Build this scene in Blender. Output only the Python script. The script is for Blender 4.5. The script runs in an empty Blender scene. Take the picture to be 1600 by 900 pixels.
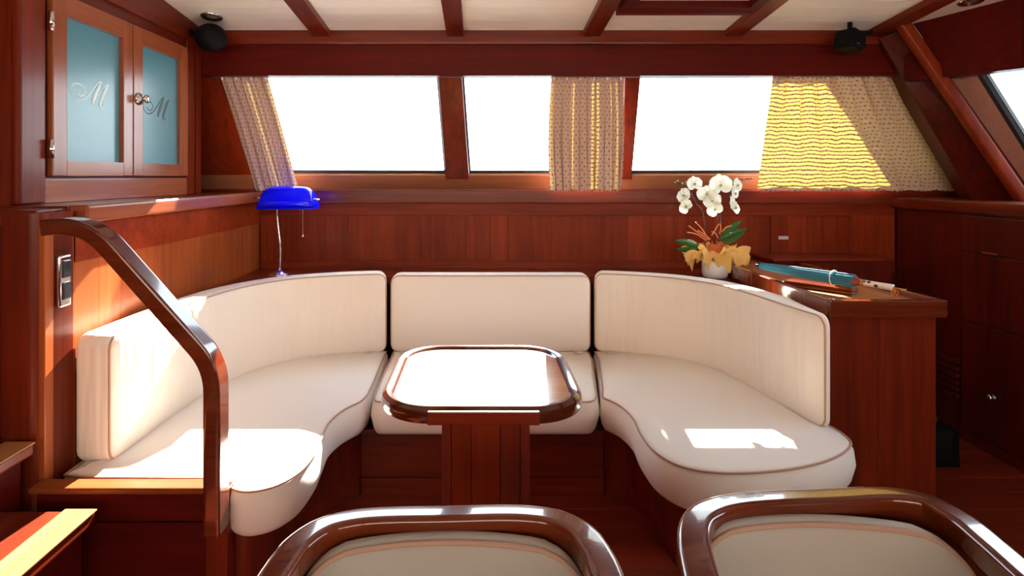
import bpy, bmesh, math, random
from mathutils import Vector, Matrix
from mathutils.geometry import tessellate_polygon
random.seed(7)
SC = bpy.context.scene
COL = SC.collection
F = 900.0; EYE = 1.34; VX = 750.0; VY = 275.0
def PX(px, py, D):
    """point of the photograph at distance D in front of the camera"""
    return Vector(((px-VX)/F*D, D, EYE-(py-VY)/F*D))

# ------------------------------------------------------------------ camera
cd = bpy.data.cameras.new('camera'); cam = bpy.data.objects.new('camera', cd); COL.objects.link(cam)
cam.location = (0, 0, EYE); cam.rotation_euler = (math.radians(90), 0, 0)
cd.sensor_width = 36; cd.lens = 20.25
cd.shift_x = (800-VX)/1600; cd.shift_y = -(450-VY)/1600
cd.clip_start = .02; cd.clip_end = 800
SC.camera = cam
# ------------------------------------------------------------------ sky, sun, exposure
w = bpy.data.worlds.new('sky'); SC.world = w; w.use_nodes = True
nt = w.node_tree; nt.nodes.clear()
wo = nt.nodes.new('ShaderNodeOutputWorld'); bg = nt.nodes.new('ShaderNodeBackground')
tc = nt.nodes.new('ShaderNodeTexCoord'); sp = nt.nodes.new('ShaderNodeSeparateXYZ'); rp = nt.nodes.new('ShaderNodeValToRGB')
nt.links.new(tc.outputs['Generated'], sp.inputs[0]); nt.links.new(sp.outputs['Z'], rp.inputs[0])
rp.color_ramp.elements[0].position = 0; rp.color_ramp.elements[0].color = (.92, .96, 1, 1)
rp.color_ramp.elements[1].position = .8; rp.color_ramp.elements[1].color = (.62, .78, 1, 1)
nt.links.new(rp.outputs[0], bg.inputs[0]); bg.inputs[1].default_value = 7.0
nt.links.new(bg.outputs[0], wo.inputs[0])
SUN = Vector((-.20, -1.54, -1.0)).normalized()
sl = bpy.data.lights.new('sun', 'SUN'); sl.energy = 55; sl.angle = .009; sl.color = (1, .93, .80)
so = bpy.data.objects.new('sun', sl); COL.objects.link(so); so.rotation_euler = SUN.to_track_quat('-Z', 'Y').to_euler()
so.location = (1, 8, 6)
vs = SC.view_settings; vs.view_transform = 'Standard'; vs.look = 'None'; vs.gamma = 1; vs.use_curve_mapping = False
vs.exposure = 0.45

# ------------------------------------------------------------------ materials
def newmat(name):
    m = bpy.data.materials.new(name); m.use_nodes = True
    n = m.node_tree; b = n.nodes['Principled BSDF']; return m, n, b
def plain(name, col, rough=.5, metal=0, coat=0, **kw):
    m, n, b = newmat(name)
    b.inputs['Base Color'].default_value = (*col, 1); b.inputs['Roughness'].default_value = rough
    b.inputs['Metallic'].default_value = metal; b.inputs['Coat Weight'].default_value = coat
    t = n.nodes.new('ShaderNodeTexNoise'); t.inputs['Scale'].default_value = 60
    tcn = n.nodes.new('ShaderNodeTexCoord'); n.links.new(tcn.outputs['Object'], t.inputs['Vector'])
    bp = n.nodes.new('ShaderNodeBump'); bp.inputs['Strength'].default_value = kw.get('bump', .03); bp.inputs['Distance'].default_value = .002
    n.links.new(t.outputs['Fac'], bp.inputs['Height']); n.links.new(bp.outputs[0], b.inputs['Normal'])
    return m
def wood(name, axis='x', dark=(.065, .005, .0015), light=(.225, .024, .005), rough=.34, coat=.14, crough=.12, scale=1.0, spec=.22):
    m, n, b = newmat(name); L = n.links
    tcn = n.nodes.new('ShaderNodeTexCoord'); mp = n.nodes.new('ShaderNodeMapping')
    L.new(tcn.outputs['Object'], mp.inputs[0])
    s = {'x': (1.2, 22, 22), 'y': (22, 1.2, 22), 'z': (22, 22, 1.2)}[axis]
    mp.inputs['Scale'].default_value = tuple(v*scale for v in s)
    t1 = n.nodes.new('ShaderNodeTexNoise'); t1.inputs['Scale'].default_value = 1.6; t1.inputs['Detail'].default_value = 5
    t1.inputs['Roughness'].default_value = .6; t1.inputs['Distortion'].default_value = .6
    t2 = n.nodes.new('ShaderNodeTexNoise'); t2.inputs['Scale'].default_value = .22; t2.inputs['Detail'].default_value = 2
    L.new(mp.outputs[0], t1.inputs['Vector']); L.new(mp.outputs[0], t2.inputs['Vector'])
    mx = n.nodes.new('ShaderNodeMath'); mx.operation = 'MULTIPLY_ADD'; mx.inputs[1].default_value = .55
    hf = n.nodes.new('ShaderNodeMath'); hf.operation = 'MULTIPLY'; hf.inputs[1].default_value = .45
    L.new(t2.outputs['Fac'], hf.inputs[0]); L.new(t1.outputs['Fac'], mx.inputs[0]); L.new(hf.outputs[0], mx.inputs[2])
    r = n.nodes.new('ShaderNodeValToRGB'); r.color_ramp.elements[0].position = .32; r.color_ramp.elements[1].position = .70
    r.color_ramp.elements[0].color = (*dark, 1); r.color_ramp.elements[1].color = (*light, 1)
    L.new(mx.outputs[0], r.inputs[0])
    oi = n.nodes.new('ShaderNodeObjectInfo'); hs = n.nodes.new('ShaderNodeHueSaturation')
    mr = n.nodes.new('ShaderNodeMapRange'); mr.inputs['To Min'].default_value = .88; mr.inputs['To Max'].default_value = 1.12
    L.new(oi.outputs['Random'], mr.inputs[0]); L.new(mr.outputs[0], hs.inputs['Value']); L.new(r.outputs[0], hs.inputs['Color'])
    L.new(hs.outputs[0], b.inputs['Base Color'])
    bp = n.nodes.new('ShaderNodeBump'); bp.inputs['Strength'].default_value = .06; bp.inputs['Distance'].default_value = .002
    L.new(t1.outputs['Fac'], bp.inputs['Height']); L.new(bp.outputs[0], b.inputs['Normal'])
    b.inputs['Roughness'].default_value = rough; b.inputs['Coat Weight'].default_value = coat; b.inputs['Coat Roughness'].default_value = crough
    b.inputs['Specular IOR Level'].default_value = spec
    return m
def fabric(name, col, vertical=True, wr=.25):
    m, n, b = newmat(name); L = n.links
    tcn = n.nodes.new('ShaderNodeTexCoord')
    mp = n.nodes.new('ShaderNodeMapping'); mp.inputs['Scale'].default_value = (16, 16, 1.3) if vertical else (5, 5, 5)
    L.new(tcn.outputs['Object'], mp.inputs[0])
    t = n.nodes.new('ShaderNodeTexNoise'); t.inputs['Scale'].default_value = 1; t.inputs['Detail'].default_value = 2
    L.new(mp.outputs[0], t.inputs['Vector'])
    wv = n.nodes.new('ShaderNodeTexNoise'); wv.inputs['Scale'].default_value = 500; L.new(tcn.outputs['Object'], wv.inputs['Vector'])
    b1 = n.nodes.new('ShaderNodeBump'); b1.inputs['Strength'].default_value = wr; b1.inputs['Distance'].default_value = .02
    b2 = n.nodes.new('ShaderNodeBump'); b2.inputs['Strength'].default_value = .15; b2.inputs['Distance'].default_value = .001
    L.new(t.outputs['Fac'], b1.inputs['Height']); L.new(wv.outputs['Fac'], b2.inputs['Height']); L.new(b1.outputs[0], b2.inputs['Normal'])
    L.new(b2.outputs[0], b.inputs['Normal'])
    r = n.nodes.new('ShaderNodeValToRGB'); r.color_ramp.elements[0].color = (*[c*.93 for c in col], 1); r.color_ramp.elements[1].color = (*col, 1)
    L.new(wv.outputs['Fac'], r.inputs[0]); L.new(r.outputs[0], b.inputs['Base Color'])
    b.inputs['Roughness'].default_value = .85; b.inputs['Sheen Weight'].default_value = .1; b.inputs['Specular IOR Level'].default_value = .15
    return m
WX = wood('wood_grain_x', 'x'); WY = wood('wood_grain_y', 'y'); WZ = wood('wood_grain_z', 'z')
PANX = wood('panel_x', 'x', (.11, .011, .003), (.28, .036, .008), coat=.05, spec=.12)
PANZ = wood('panel_z', 'z', (.12, .012, .003), (.28, .037, .008), rough=.38, coat=.05, spec=.12)
PANL = wood('panel_left_sunlit', 'z', (.20, .036, .008), (.44, .10, .020), rough=.38)  # sunlit copy of the panel wood: left wall's brightness is in the colour
DOORW = wood('door_wood', 'z', (.22, .05, .02), (.40, .11, .04), rough=.3, coat=.5, crough=.2)
DOORY = wood('door_wood_y', 'y', (.22, .05, .02), (.40, .11, .04), rough=.3, coat=.5, crough=.2)
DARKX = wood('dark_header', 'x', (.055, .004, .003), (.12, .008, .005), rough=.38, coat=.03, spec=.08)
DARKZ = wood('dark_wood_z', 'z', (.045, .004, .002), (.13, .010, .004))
DRIM = wood('dark_varnish', 'x', (.03, .005, .002), (.09, .014, .004), rough=.2, coat=1, crough=.05)
VARN = wood('varnish', 'x', (.06, .008, .002), (.18, .028, .007), rough=.22, coat=1, crough=.06)
VARNZ = wood('varnish_z', 'z', (.10, .014, .004), (.28, .05, .011), rough=.22, coat=1, crough=.06)
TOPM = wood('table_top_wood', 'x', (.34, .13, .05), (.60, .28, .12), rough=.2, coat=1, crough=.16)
FLOORM = wood('floor_wood', 'x', (.12, .014, .006), (.26, .035, .012), rough=.35, scale=.8)
SASH = wood('sash_glare_wood', 'x', (.25, .085, .04), (.38, .15, .075), rough=.3, coat=.8, crough=.2)  # pale tone paints the glare along the lower sash
FRW = wood('windscreen_frame_glare', 'z', (.38, .17, .12), (.5, .24, .17), rough=.3, coat=.8, crough=.2)  # whitish tone paints the window glare on the varnished frame
GROOVE = plain('dark_groove', (.35, .3, .24), .7)
CUSH = fabric('cream_cotton', (.86, .76, .67), wr=.8); CUSHF = fabric('cream_cotton_flat', (.85, .77, .70), False, .2)
CHAIRF = fabric('cream_cotton_dimmed', (.42, .37, .33), False, .1)  # cream darkened in the colour for the weaker light at the chairs
PIPE = fabric('piping_tan', (.50, .30, .21), False, 0); PIPE2 = fabric('piping_rose', (.45, .27, .2), False, 0)
CHROME = plain('chrome', (.8, .8, .82), .12, 1); BLACK = plain('black_plastic', (.004, .004, .005), .6)
BLACK.node_tree.nodes['Principled BSDF'].inputs['Specular IOR Level'].default_value = .15
RUBBER = plain('black_gasket', (.01, .012, .012), .5); BRASS = plain('brass', (.55, .38, .2), .25, 1)
CEIL = plain('white_ceiling_board', (.95, .93, .84), .4, 0, .1, bump=.02)
GEL = plain('white_gelcoat', (.8, .8, .8), .4)
PORC = plain('white_porcelain', (.85, .85, .9), .12, 0, 1)
SWB = plain('dark_switch', (.02, .025, .035), .25, 0, .6)

def glassmat():
    m, n, b = newmat('window_glass'); n.nodes.remove(b); L = n.links
    o = n.nodes['Material Output']; t = n.nodes.new('ShaderNodeBsdfTransparent'); g = n.nodes.new('ShaderNodeBsdfGlossy'); g.inputs['Roughness'].default_value = .02
    mx = n.nodes.new('ShaderNodeMixShader'); fr = n.nodes.new('ShaderNodeFresnel'); fr.inputs[0].default_value = 1.45
    t.inputs[0].default_value = (.95, .98, .98, 1)
    L.new(fr.outputs[0], mx.inputs[0]); L.new(t.outputs[0], mx.inputs[1]); L.new(g.outputs[0], mx.inputs[2]); L.new(mx.outputs[0], o.inputs[0])
    return m
GLASS = glassmat(); GLASSB = glassmat(); GLASSB.name = 'light_warming_glass'; GLASSB.node_tree.nodes['Transparent BSDF'].inputs[0].default_value = (1, .89, .76, 1)  # bronze tint added to warm the light entering through the unseen aft panes
def curtainmat(name, dense):
    m, n, b = newmat(name); L = n.links; o = n.nodes['Material Output']
    uv = n.nodes.new('ShaderNodeTexCoord'); sep = n.nodes.new('ShaderNodeSeparateXYZ'); L.new(uv.outputs['UV'], sep.inputs[0])
    def M(op, a, c=None, d=None):
        x = n.nodes.new('ShaderNodeMath'); x.operation = op
        for i, v in enumerate((a, c, d)):
            if v is None: continue
            if isinstance(v, (int, float)): x.inputs[i].default_value = v
            else: L.new(v, x.inputs[i])
        return x.outputs[0]
    # uv in metres of cloth: rows every 20 mm, short dashes offset row by row
    wob = n.nodes.new('ShaderNodeTexNoise'); wob.inputs['Scale'].default_value = 9; L.new(uv.outputs['UV'], wob.inputs['Vector'])
    row = M('ADD', M('MULTIPLY', sep.outputs['Y'], 43.0), M('MULTIPLY', wob.outputs['Fac'], 1.6)); rf = M('FRACT', row); ri = M('FLOOR', row)
    off = M('MULTIPLY', M('MODULO', ri, 2.0), .5)
    cf = M('FRACT', M('ADD', M('MULTIPLY', sep.outputs['X'], 30.0), off))
    dash = M('MULTIPLY', M('LESS_THAN', rf, .28), M('LESS_THAN', cf, .28))
    line = M('LESS_THAN', rf, .36)
    ns = n.nodes.new('ShaderNodeTexNoise'); ns.inputs['Scale'].default_value = 160; L.new(uv.outputs['UV'], ns.inputs['Vector'])
    c1 = n.nodes.new('ShaderNodeMix'); c1.data_type = 'RGBA'; L.new(dash, c1.inputs[0])
    c1.inputs[6].default_value = (.54, .375, .325, 1); c1.inputs[7].default_value = (.17, .08, .06, 1)
    c2 = n.nodes.new('ShaderNodeMix'); c2.data_type = 'RGBA'; L.new(line, c2.inputs[0])
    c2.inputs[6].default_value = (.60, .40, .08, 1); c2.inputs[7].default_value = (.05, .035, .01, 1)
    df = n.nodes.new('ShaderNodeBsdfDiffuse'); tr = n.nodes.new('ShaderNodeBsdfTranslucent')
    L.new(c1.outputs[2], df.inputs[0]); L.new(c2.outputs[2], tr.inputs[0])
    mx = n.nodes.new('ShaderNodeMixShader'); mx.inputs[0].default_value = .105
    if dense:      # gathered cloth lies several layers thick except in a few single-layer strips
        mr = n.nodes.new('ShaderNodeMapRange'); wn_ = n.nodes.new('ShaderNodeTexNoise'); wn_.noise_dimensions = '1D'; wn_.inputs['Scale'].default_value = 26; wn_.inputs['Detail'].default_value = 1
        L.new(sep.outputs['X'], wn_.inputs['W']); L.new(wn_.outputs['Fac'], mr.inputs[0]); mr.inputs['From Min'].default_value = .58; mr.inputs['From Max'].default_value = .66; mr.inputs['To Min'].default_value = .003; mr.inputs['To Max'].default_value = .07; L.new(mr.outputs[0], mx.inputs[0])
    bp = n.nodes.new('ShaderNodeBump'); bp.inputs['Strength'].default_value = .15; bp.inputs['Distance'].default_value = .001
    L.new(ns.outputs['Fac'], bp.inputs['Height']); L.new(bp.outputs[0], df.inputs['Normal'])
    L.new(df.outputs[0], mx.inputs[1]); L.new(tr.outputs[0], mx.inputs[2]); L.new(mx.outputs[0], o.inputs[0])
    return m
CURT = curtainmat('curtain_fabric', False); CURTD = curtainmat('gathered_curtain_fabric', True)
def thin(name, col, tcol, k=.4, gloss=0):
    m, n, b = newmat(name); L = n.links; o = n.nodes['Material Output']
    b.inputs['Base Color'].default_value = (*col, 1); b.inputs['Roughness'].default_value = .15 if gloss else .6
    b.inputs['Coat Weight'].default_value = gloss
    t = n.nodes.new('ShaderNodeBsdfTranslucent'); t.inputs[0].default_value = (*tcol, 1)
    mx = n.nodes.new('ShaderNodeMixShader'); mx.inputs[0].default_value = k
    L.new(b.outputs[0], mx.inputs[1]); L.new(t.outputs[0], mx.inputs[2]); L.new(mx.outputs[0], o.inputs[0]); return m
BLUEG = thin('cobalt_glass', (.0, .005, .55), (0, .01, .95), .6, 1)
PETAL = thin('white_petal', (.92, .92, .88), (.95, .95, .8), .4)
LEAF = thin('dark_leaf', (.03, .10, .03), (.1, .3, .03), .2, .5)
NET = thin('yellow_gauze', (.95, .62, .20), (1, .68, .2), .45)
RAFF = plain('orange_raffia', (.75, .22, .06), .6); STEM = plain('flower_stem', (.10, .03, .02), .5)
BUD = plain('green_bud', (.35, .42, .15), .5); TURQ = thin('turquoise_paper', (.03, .20, .29), (.06, .3, .4), .15)
TASS = plain('orange_tassel', (.55, .16, .03), .8)
FROST, _n, _b = newmat('frosted_glass')
_b.inputs['Base Color'].default_value = (.09, .29, .38, 1); _b.inputs['Roughness'].default_value = .32; _b.inputs['Coat Weight'].default_value = .3; _b.inputs['Coat Roughness'].default_value = .25
_t = _n.nodes.new('ShaderNodeTexNoise'); _t.inputs['Scale'].default_value = 900; _u = _n.nodes.new('ShaderNodeBump'); _u.inputs['Strength'].default_value = .05
_n.links.new(_t.outputs['Fac'], _u.inputs['Height']); _n.links.new(_u.outputs[0], _b.inputs['Normal'])
ETCHL = plain('pale_etching', (.75, .95, 1.0), .5); ETCHD = plain('dark_etching', (.05, .09, .12), .5)
SEA, _n, _b = newmat('sea_water'); _b.inputs['Base Color'].default_value = (.16, .24, .27, 1); _b.inputs['Roughness'].default_value = .12
_t = _n.nodes.new('ShaderNodeTexNoise'); _t.inputs['Scale'].default_value = 300; _u = _n.nodes.new('ShaderNodeBump'); _u.inputs['Strength'].default_value = .4
_n.links.new(_t.outputs['Fac'], _u.inputs['Height']); _n.links.new(_u.outputs[0], _b.inputs['Normal'])
MAST = plain('blue_grey_paint', (.08, .2, .32), .4)
SPOTW, _n, _b = newmat('white_spotted_bamboo')
_v = _n.nodes.new('ShaderNodeTexVoronoi'); _v.inputs['Scale'].default_value = 38; _tc = _n.nodes.new('ShaderNodeTexCoord'); _n.links.new(_tc.outputs['Object'], _v.inputs['Vector'])
_r = _n.nodes.new('ShaderNodeValToRGB'); _r.color_ramp.interpolation = 'CONSTANT'; _r.color_ramp.elements[0].color = (.02, .015, .01, 1); _r.color_ramp.elements[1].position = .3; _r.color_ramp.elements[1].color = (.75, .68, .62, 1)
_n.links.new(_v.outputs['Distance'], _r.inputs[0]); _n.links.new(_r.outputs[0], _b.inputs['Base Color'])

# ------------------------------------------------------------------ object helpers
ORG = {}
def thing(name, label, cat, loc=(0, 0, 0), group=None):
    o = bpy.data.objects.new(name, None); COL.objects.link(o); o.location = loc; o.empty_display_size = .05
    o['label'] = label; o['category'] = cat
    if group: o['group'] = group
    ORG[o.name] = Vector(loc); return o
def tag(o, label, cat, group=None):
    o['label'] = label; o['category'] = cat
    if group: o['group'] = group
    return o
def obj(name, bm, mat, parent=None, smooth=False, kind=None, label=None):
    """bm is in world coordinates; the object gets its origin at its parent's (or at the world's)"""
    me = bpy.data.meshes.new(name)
    org = ORG.get(parent.name, Vector()) if parent else Vector()
    bmesh.ops.translate(bm, vec=-org, verts=bm.verts)
    bmesh.ops.recalc_face_normals(bm, faces=bm.faces)
    if smooth:
        for f in bm.faces: f.smooth = True
        if smooth == 'auto':
            for e in bm.edges:
                if len(e.link_faces) == 2 and e.calc_face_angle(0) > .7: e.smooth = False
    bm.to_mesh(me); bm.free(); me.materials.append(mat)
    o = bpy.data.objects.new(name, me); COL.objects.link(o)
    if parent: o.parent = parent
    ORG[o.name] = org
    if kind: o['kind'] = kind
    if label: o['label'] = label
    return o
def struct(name, bm, mat, smooth=False): return obj(name, bm, mat, None, smooth, 'structure')
def bm_(): return bmesh.new()
def box(bm, x0, x1, y0, y1, z0, z1, bev=.003, seg=2):
    r = bmesh.ops.create_cube(bm, size=1); vs_ = r['verts']
    bmesh.ops.scale(bm, vec=(abs(x1-x0), abs(y1-y0), abs(z1-z0)), verts=vs_)
    bmesh.ops.translate(bm, vec=((x0+x1)/2, (y0+y1)/2, (z0+z1)/2), verts=vs_)
    if bev > 0:
        es = list({e for v in vs_ for e in v.link_edges})
        bmesh.ops.bevel(bm, geom=es, offset=min(bev, .45*min(abs(x1-x0), abs(y1-y0), abs(z1-z0))), segments=seg, affect='EDGES', profile=.6)
    return bm
def B(*a, **k): return box(bm_(), *a, **k)
def hull(bm, pts_a, pts_b, bev=0):
    """prism between two equal point loops"""
    a = [bm.verts.new(p) for p in pts_a]; b = [bm.verts.new(p) for p in pts_b]; n = len(a)
    bm.faces.new(a); bm.faces.new(b[::-1]); es = []
    for i in range(n): bm.faces.new((a[i], b[i], b[(i+1) % n], a[(i+1) % n]))
    if bev:
        bmesh.ops.bevel(bm, geom=list({e for v in a+b for e in v.link_edges}), offset=bev, segments=2, affect='EDGES', profile=.6)
    return bm
def circ(cx, cy, r, n=16, ry=None, ph=0): return [(cx+r*math.cos(ph+2*math.pi*i/n), cy+(ry or r)*math.sin(ph+2*math.pi*i/n)) for i in range(n)]
def spline(pts, n=8, closed=False):
    pts = [Vector(p) for p in pts]; out = []; N = len(pts)
    for i in range(N if closed else N-1):
        g = (lambda k: pts[k % N]) if closed else (lambda k: pts[max(0, min(N-1, k))])
        p0, p1, p2, p3 = g(i-1), g(i), g(i+1), g(i+2)
        d1 = max((p1-p0).length, 1e-6)**.5; d2 = max((p2-p1).length, 1e-6)**.5; d3 = max((p3-p2).length, 1e-6)**.5
        for k in range(n):
            t = k/n
            m1 = (p2-p1) + d2*((p1-p0)/d1-(p2-p0)/(d1+d2)) if (p1-p0).length > 1e-5 else (p2-p1)
            m2 = (p2-p1) + d2*((p3-p2)/d3-(p3-p1)/(d2+d3)) if (p3-p2).length > 1e-5 else (p2-p1)
            t2, t3 = t*t, t*t*t
            out.append(p1*(2*t3-3*t2+1)+m1*(t3-2*t2+t)+p2*(-2*t3+3*t2)+m2*(t3-t2))
    if not closed: out.append(pts[-1].copy())
    return out
def sweep(bm, path, prof, up=Vector((0, 0, 1)), closed=False, caps=True, scales=None):
    """sweep a 2-D profile [(side, up)] along path"""
    N = len(path); rings = []
    for i, p in enumerate(path):
        if closed: t = path[(i+1) % N]-path[i-1]
        else: t = path[min(N-1, i+1)]-path[max(0, i-1)]
        t.normalize(); s = t.cross(up)
        if s.length < 1e-4: s = Vector((1, 0, 0))
        s.normalize(); u = s.cross(t).normalized(); k = scales[i] if scales else 1
        rings.append([bm.verts.new(p+s*a*k+u*b*k) for a, b in prof])
    M = len(prof)
    for i in range(N if closed else N-1):
        A, C = rings[i], rings[(i+1) % N]
        for j in range(M): bm.faces.new((A[j], A[(j+1) % M], C[(j+1) % M], C[j]))
    if not closed and caps: bm.faces.new(rings[0][::-1]); bm.faces.new(rings[-1])
    return bm
def tube(bm, path, r, n=8, closed=False, scales=None):
    path = [Vector(p) for p in path]; N = len(path); rings = []; u = None
    for i, p in enumerate(path):
        t = (path[(i+1) % N]-path[i-1]) if closed else (path[min(N-1, i+1)]-path[max(0, i-1)])
        t.normalize()
        if u is None: u = t.orthogonal().normalized()
        u = (u-t*u.dot(t)); u = u.normalized() if u.length > 1e-5 else t.orthogonal().normalized()
        s = t.cross(u); k = r*(scales[i] if scales else 1)
        rings.append([bm.verts.new(p+(u*math.cos(2*math.pi*j/n)+s*math.sin(2*math.pi*j/n))*k) for j in range(n)])
    for i in range(N if closed else N-1):
        A, C = rings[i], rings[(i+1) % N]
        best = 0
        if closed and i == N-1:
            best = min(range(n), key=lambda k: (C[k].co-A[0].co).length)
        for j in range(n): bm.faces.new((A[j], A[(j+1) % n], C[(j+1+best) % n], C[(j+best) % n]))
    if not closed: bm.faces.new(rings[0][::-1]); bm.faces.new(rings[-1])
    return bm
def rrect(w, h, r, n=4):
    out = []
    for cx, cy, a in ((w/2-r, h/2-r, 0), (-w/2+r, h/2-r, 90), (-w/2+r, -h/2+r, 180), (w/2-r, -h/2+r, 270)):
        for k in range(n+1): out.append((cx+r*math.cos(math.radians(a+90*k/n)), cy+r*math.sin(math.radians(a+90*k/n))))
    return out
def lathe(bm, prof, c=(0, 0, 0), n=24, axis='z'):
    rings = []
    for r, z in prof:
        ring = []
        for i in range(n):
            a = 2*math.pi*i/n; x, y = max(r, 1e-5)*math.cos(a), max(r, 1e-5)*math.sin(a)
            v = {'z': (x, y, z), 'x': (z, x, y), 'y': (x, z, y)}[axis]
            ring.append(bm.verts.new(Vector(c)+Vector(v)))
        rings.append(ring)
    for A, C in zip(rings, rings[1:]):
        for j in range(n): bm.faces.new((A[j], A[(j+1) % n], C[(j+1) % n], C[j]))
    bm.faces.new(rings[0][::-1]); bm.faces.new(rings[-1]); return bm
def capfill(bm, ring):
    tris = tessellate_polygon([[Vector((v.co.x, v.co.y, 0)) for v in ring]])
    for t in tris:
        try: bm.faces.new([ring[i] for i in t])
        except ValueError: pass
def offset_poly(P, d):
    """shrink a closed plan outline (list of 2-D vectors, ccw) by d"""
    N = len(P); out = []
    for i in range(N):
        t = (P[(i+1) % N]-P[i-1]); t.normalize(); out.append(P[i]+Vector((-t.y, t.x))*d)
    return out
def resample(P, step, closed=True):
    Q = P+[P[0]] if closed else P; L = [0]
    for a, b in zip(Q, Q[1:]): L.append(L[-1]+(b-a).length)
    n = max(8, int(L[-1]/step)); out = []; j = 0
    for k in range(n if closed else n+1):
        s = L[-1]*k/n
        while j < len(L)-2 and L[j+1] < s: j += 1
        t = (s-L[j])/max(L[j+1]-L[j], 1e-9); out.append(Q[j].lerp(Q[j+1], t))
    return out
def area2(P): return sum(P[i-1].x*P[i].y-P[i].x*P[i-1].y for i in range(len(P)))/2
def plan_cushion(P, ztop, th, bulge=.012, r=.03):
    P = resample(P, .02)
    if area2(P) < 0: P = P[::-1]
    bm = bm_(); lay = []
    z0, z1 = ztop-th, ztop
    lay.append((r*1.0, z0)); lay.append((r*.35, z0+r*.25)); lay.append((0, z0+r*.8))
    lay.append((-bulge, (z0+z1)/2)); lay.append((-bulge*.5, z1-r*.9)); lay.append((.004, z1-.008)); lay.append((.010, z1-.001))
    for d, dz in ((.022, .002), (.04, .006), (.065, .010), (.09, .013)): lay.append((d, z1+dz))
    rings = []
    for d, z in lay:
        Q = offset_poly(P, d)
        if d > .03:
            for _ in range(3): Q = [(Q[i-1]+Q[i]*2+Q[(i+1) % len(Q)])/4 for i in range(len(Q))]
        rings.append([bm.verts.new((q.x, q.y, z)) for q in Q])
    n = len(P)
    for A, C in zip(rings, rings[1:]):
        for j in range(n): bm.faces.new((A[j], A[(j+1) % n], C[(j+1) % n], C[j]))
    capfill(bm, rings[-1]); capfill(bm, rings[0])
    pipe = [Vector((q.x, q.y, z1-.003)) for q in offset_poly(P, .002)]
    return bm, pipe
def slab(L, H, T, R, r, crown, fn, step=.03, round_top_only=False):
    """upholstered slab: s in [0,L], h in [0,H], t thickness; mapped by fn(s,h,t)"""
    def samples(N):
        a = [0, .002, .008, .018, .03, .045]; k = max(2, int((N-.09)/step))
        mid = [.045+(N-.09)*i/k for i in range(1, k)]
        return a+mid+[N-v for v in a[::-1]]
    S, Hh = samples(L), samples(H); bm = bm_()
    def mapp(s, h):
        x, y = s-L/2, h-H/2; qx = max(-L/2+R, min(L/2-R, x)); qy = max(-H/2+R, min(H/2-R, y))
        dx, dy = x-qx, y-qy; m = max(abs(dx), abs(dy)); l = math.hypot(dx, dy)
        if dx and dy and l > 1e-9: dx, dy = dx*m/l, dy*m/l; e = R-m
        else: e = min(L/2-abs(x), H/2-abs(y))
        return qx+dx+L/2, qy+dy+H/2, e
    def prof(e):
        if e < r: t = T/2-r+math.sqrt(max(0, r*r-(r-e)**2))
        else: t = T/2
        return t+crown*(1-math.exp(-e/.05))
    G = {}
    for sd in (1, -1):
        for i, s in enumerate(S):
            for j, h in enumerate(Hh):
                a, b, e = mapp(s, h); G[sd, i, j] = bm.verts.new(fn(a, b, sd*prof(e)))
        for i in range(len(S)-1):
            for j in range(len(Hh)-1): bm.faces.new((G[sd, i, j], G[sd, i+1, j], G[sd, i+1, j+1], G[sd, i, j+1]))
    per = [(i, 0) for i in range(len(S))]+[(len(S)-1, j) for j in range(1, len(Hh))]+[(i, len(Hh)-1) for i in range(len(S)-2, -1, -1)]+[(0, j) for j in range(len(Hh)-2, 0, -1)]
    for k in range(len(per)):
        a, b = per[k], per[(k+1) % len(per)]
        bm.faces.new((G[1, a[0], a[1]], G[-1, a[0], a[1]], G[-1, b[0], b[1]], G[1, b[0], b[1]]))
    pipe = []
    for i, j in per:
        a, b, e = mapp(S[i], Hh[j]); cx, cy = L/2-a, H/2-b; 
        pipe.append(fn(a+ (.004 if a < L/2 else -.004), b+(.004 if b < H/2 else -.004), T/2-r*.35))
    out = [pipe[0]]
    for p in pipe[1:]:
        if (p-out[-1]).length > .006: out.append(p)
    return bm, out
def curvemap(plan, z0, lean=0.0):
    """plan: dense list of 2-D vectors of the FRONT face; +t is toward the front"""
    L = [0]
    for a, b in zip(plan, plan[1:]): L.append(L[-1]+(b-a).length)
    def fn(s, h, t, T2=.06):
        j = 0
        while j < len(L)-2 and L[j+1] < s: j += 1
        k = (s-L[j])/max(L[j+1]-L[j], 1e-9); p = plan[j].lerp(plan[j+1], k)
        a = plan[max(0, j-2)]; b = plan[min(len(plan)-1, j+3)]; tg = (b-a).normalized(); nrm = Vector((tg.y, -tg.x))
        q = p+nrm*(t-T2-lean*h); return Vector((q.x, q.y, z0+h))
    return fn, L[-1]

# ================================================================== STRUCTURE
def ceil_z(y): return 2.476-.108*max(y, .6) if y >= .6 else 2.476-.108*.6-.03*(.6-y)
Y0, X0, X1 = -2.6, -2.3, 2.95        # hull of the saloon
# floor with planks
fl = struct('floor', B(X0, X1, Y0, 3.6, -.06, -.012, bev=0), FLOORM)
y = Y0
while y < 3.4:
    obj('plank', B(X0, 2.45, y, y+.118, -.012, 0, bev=.0015, seg=1), FLOORM, fl); y += .12
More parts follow.
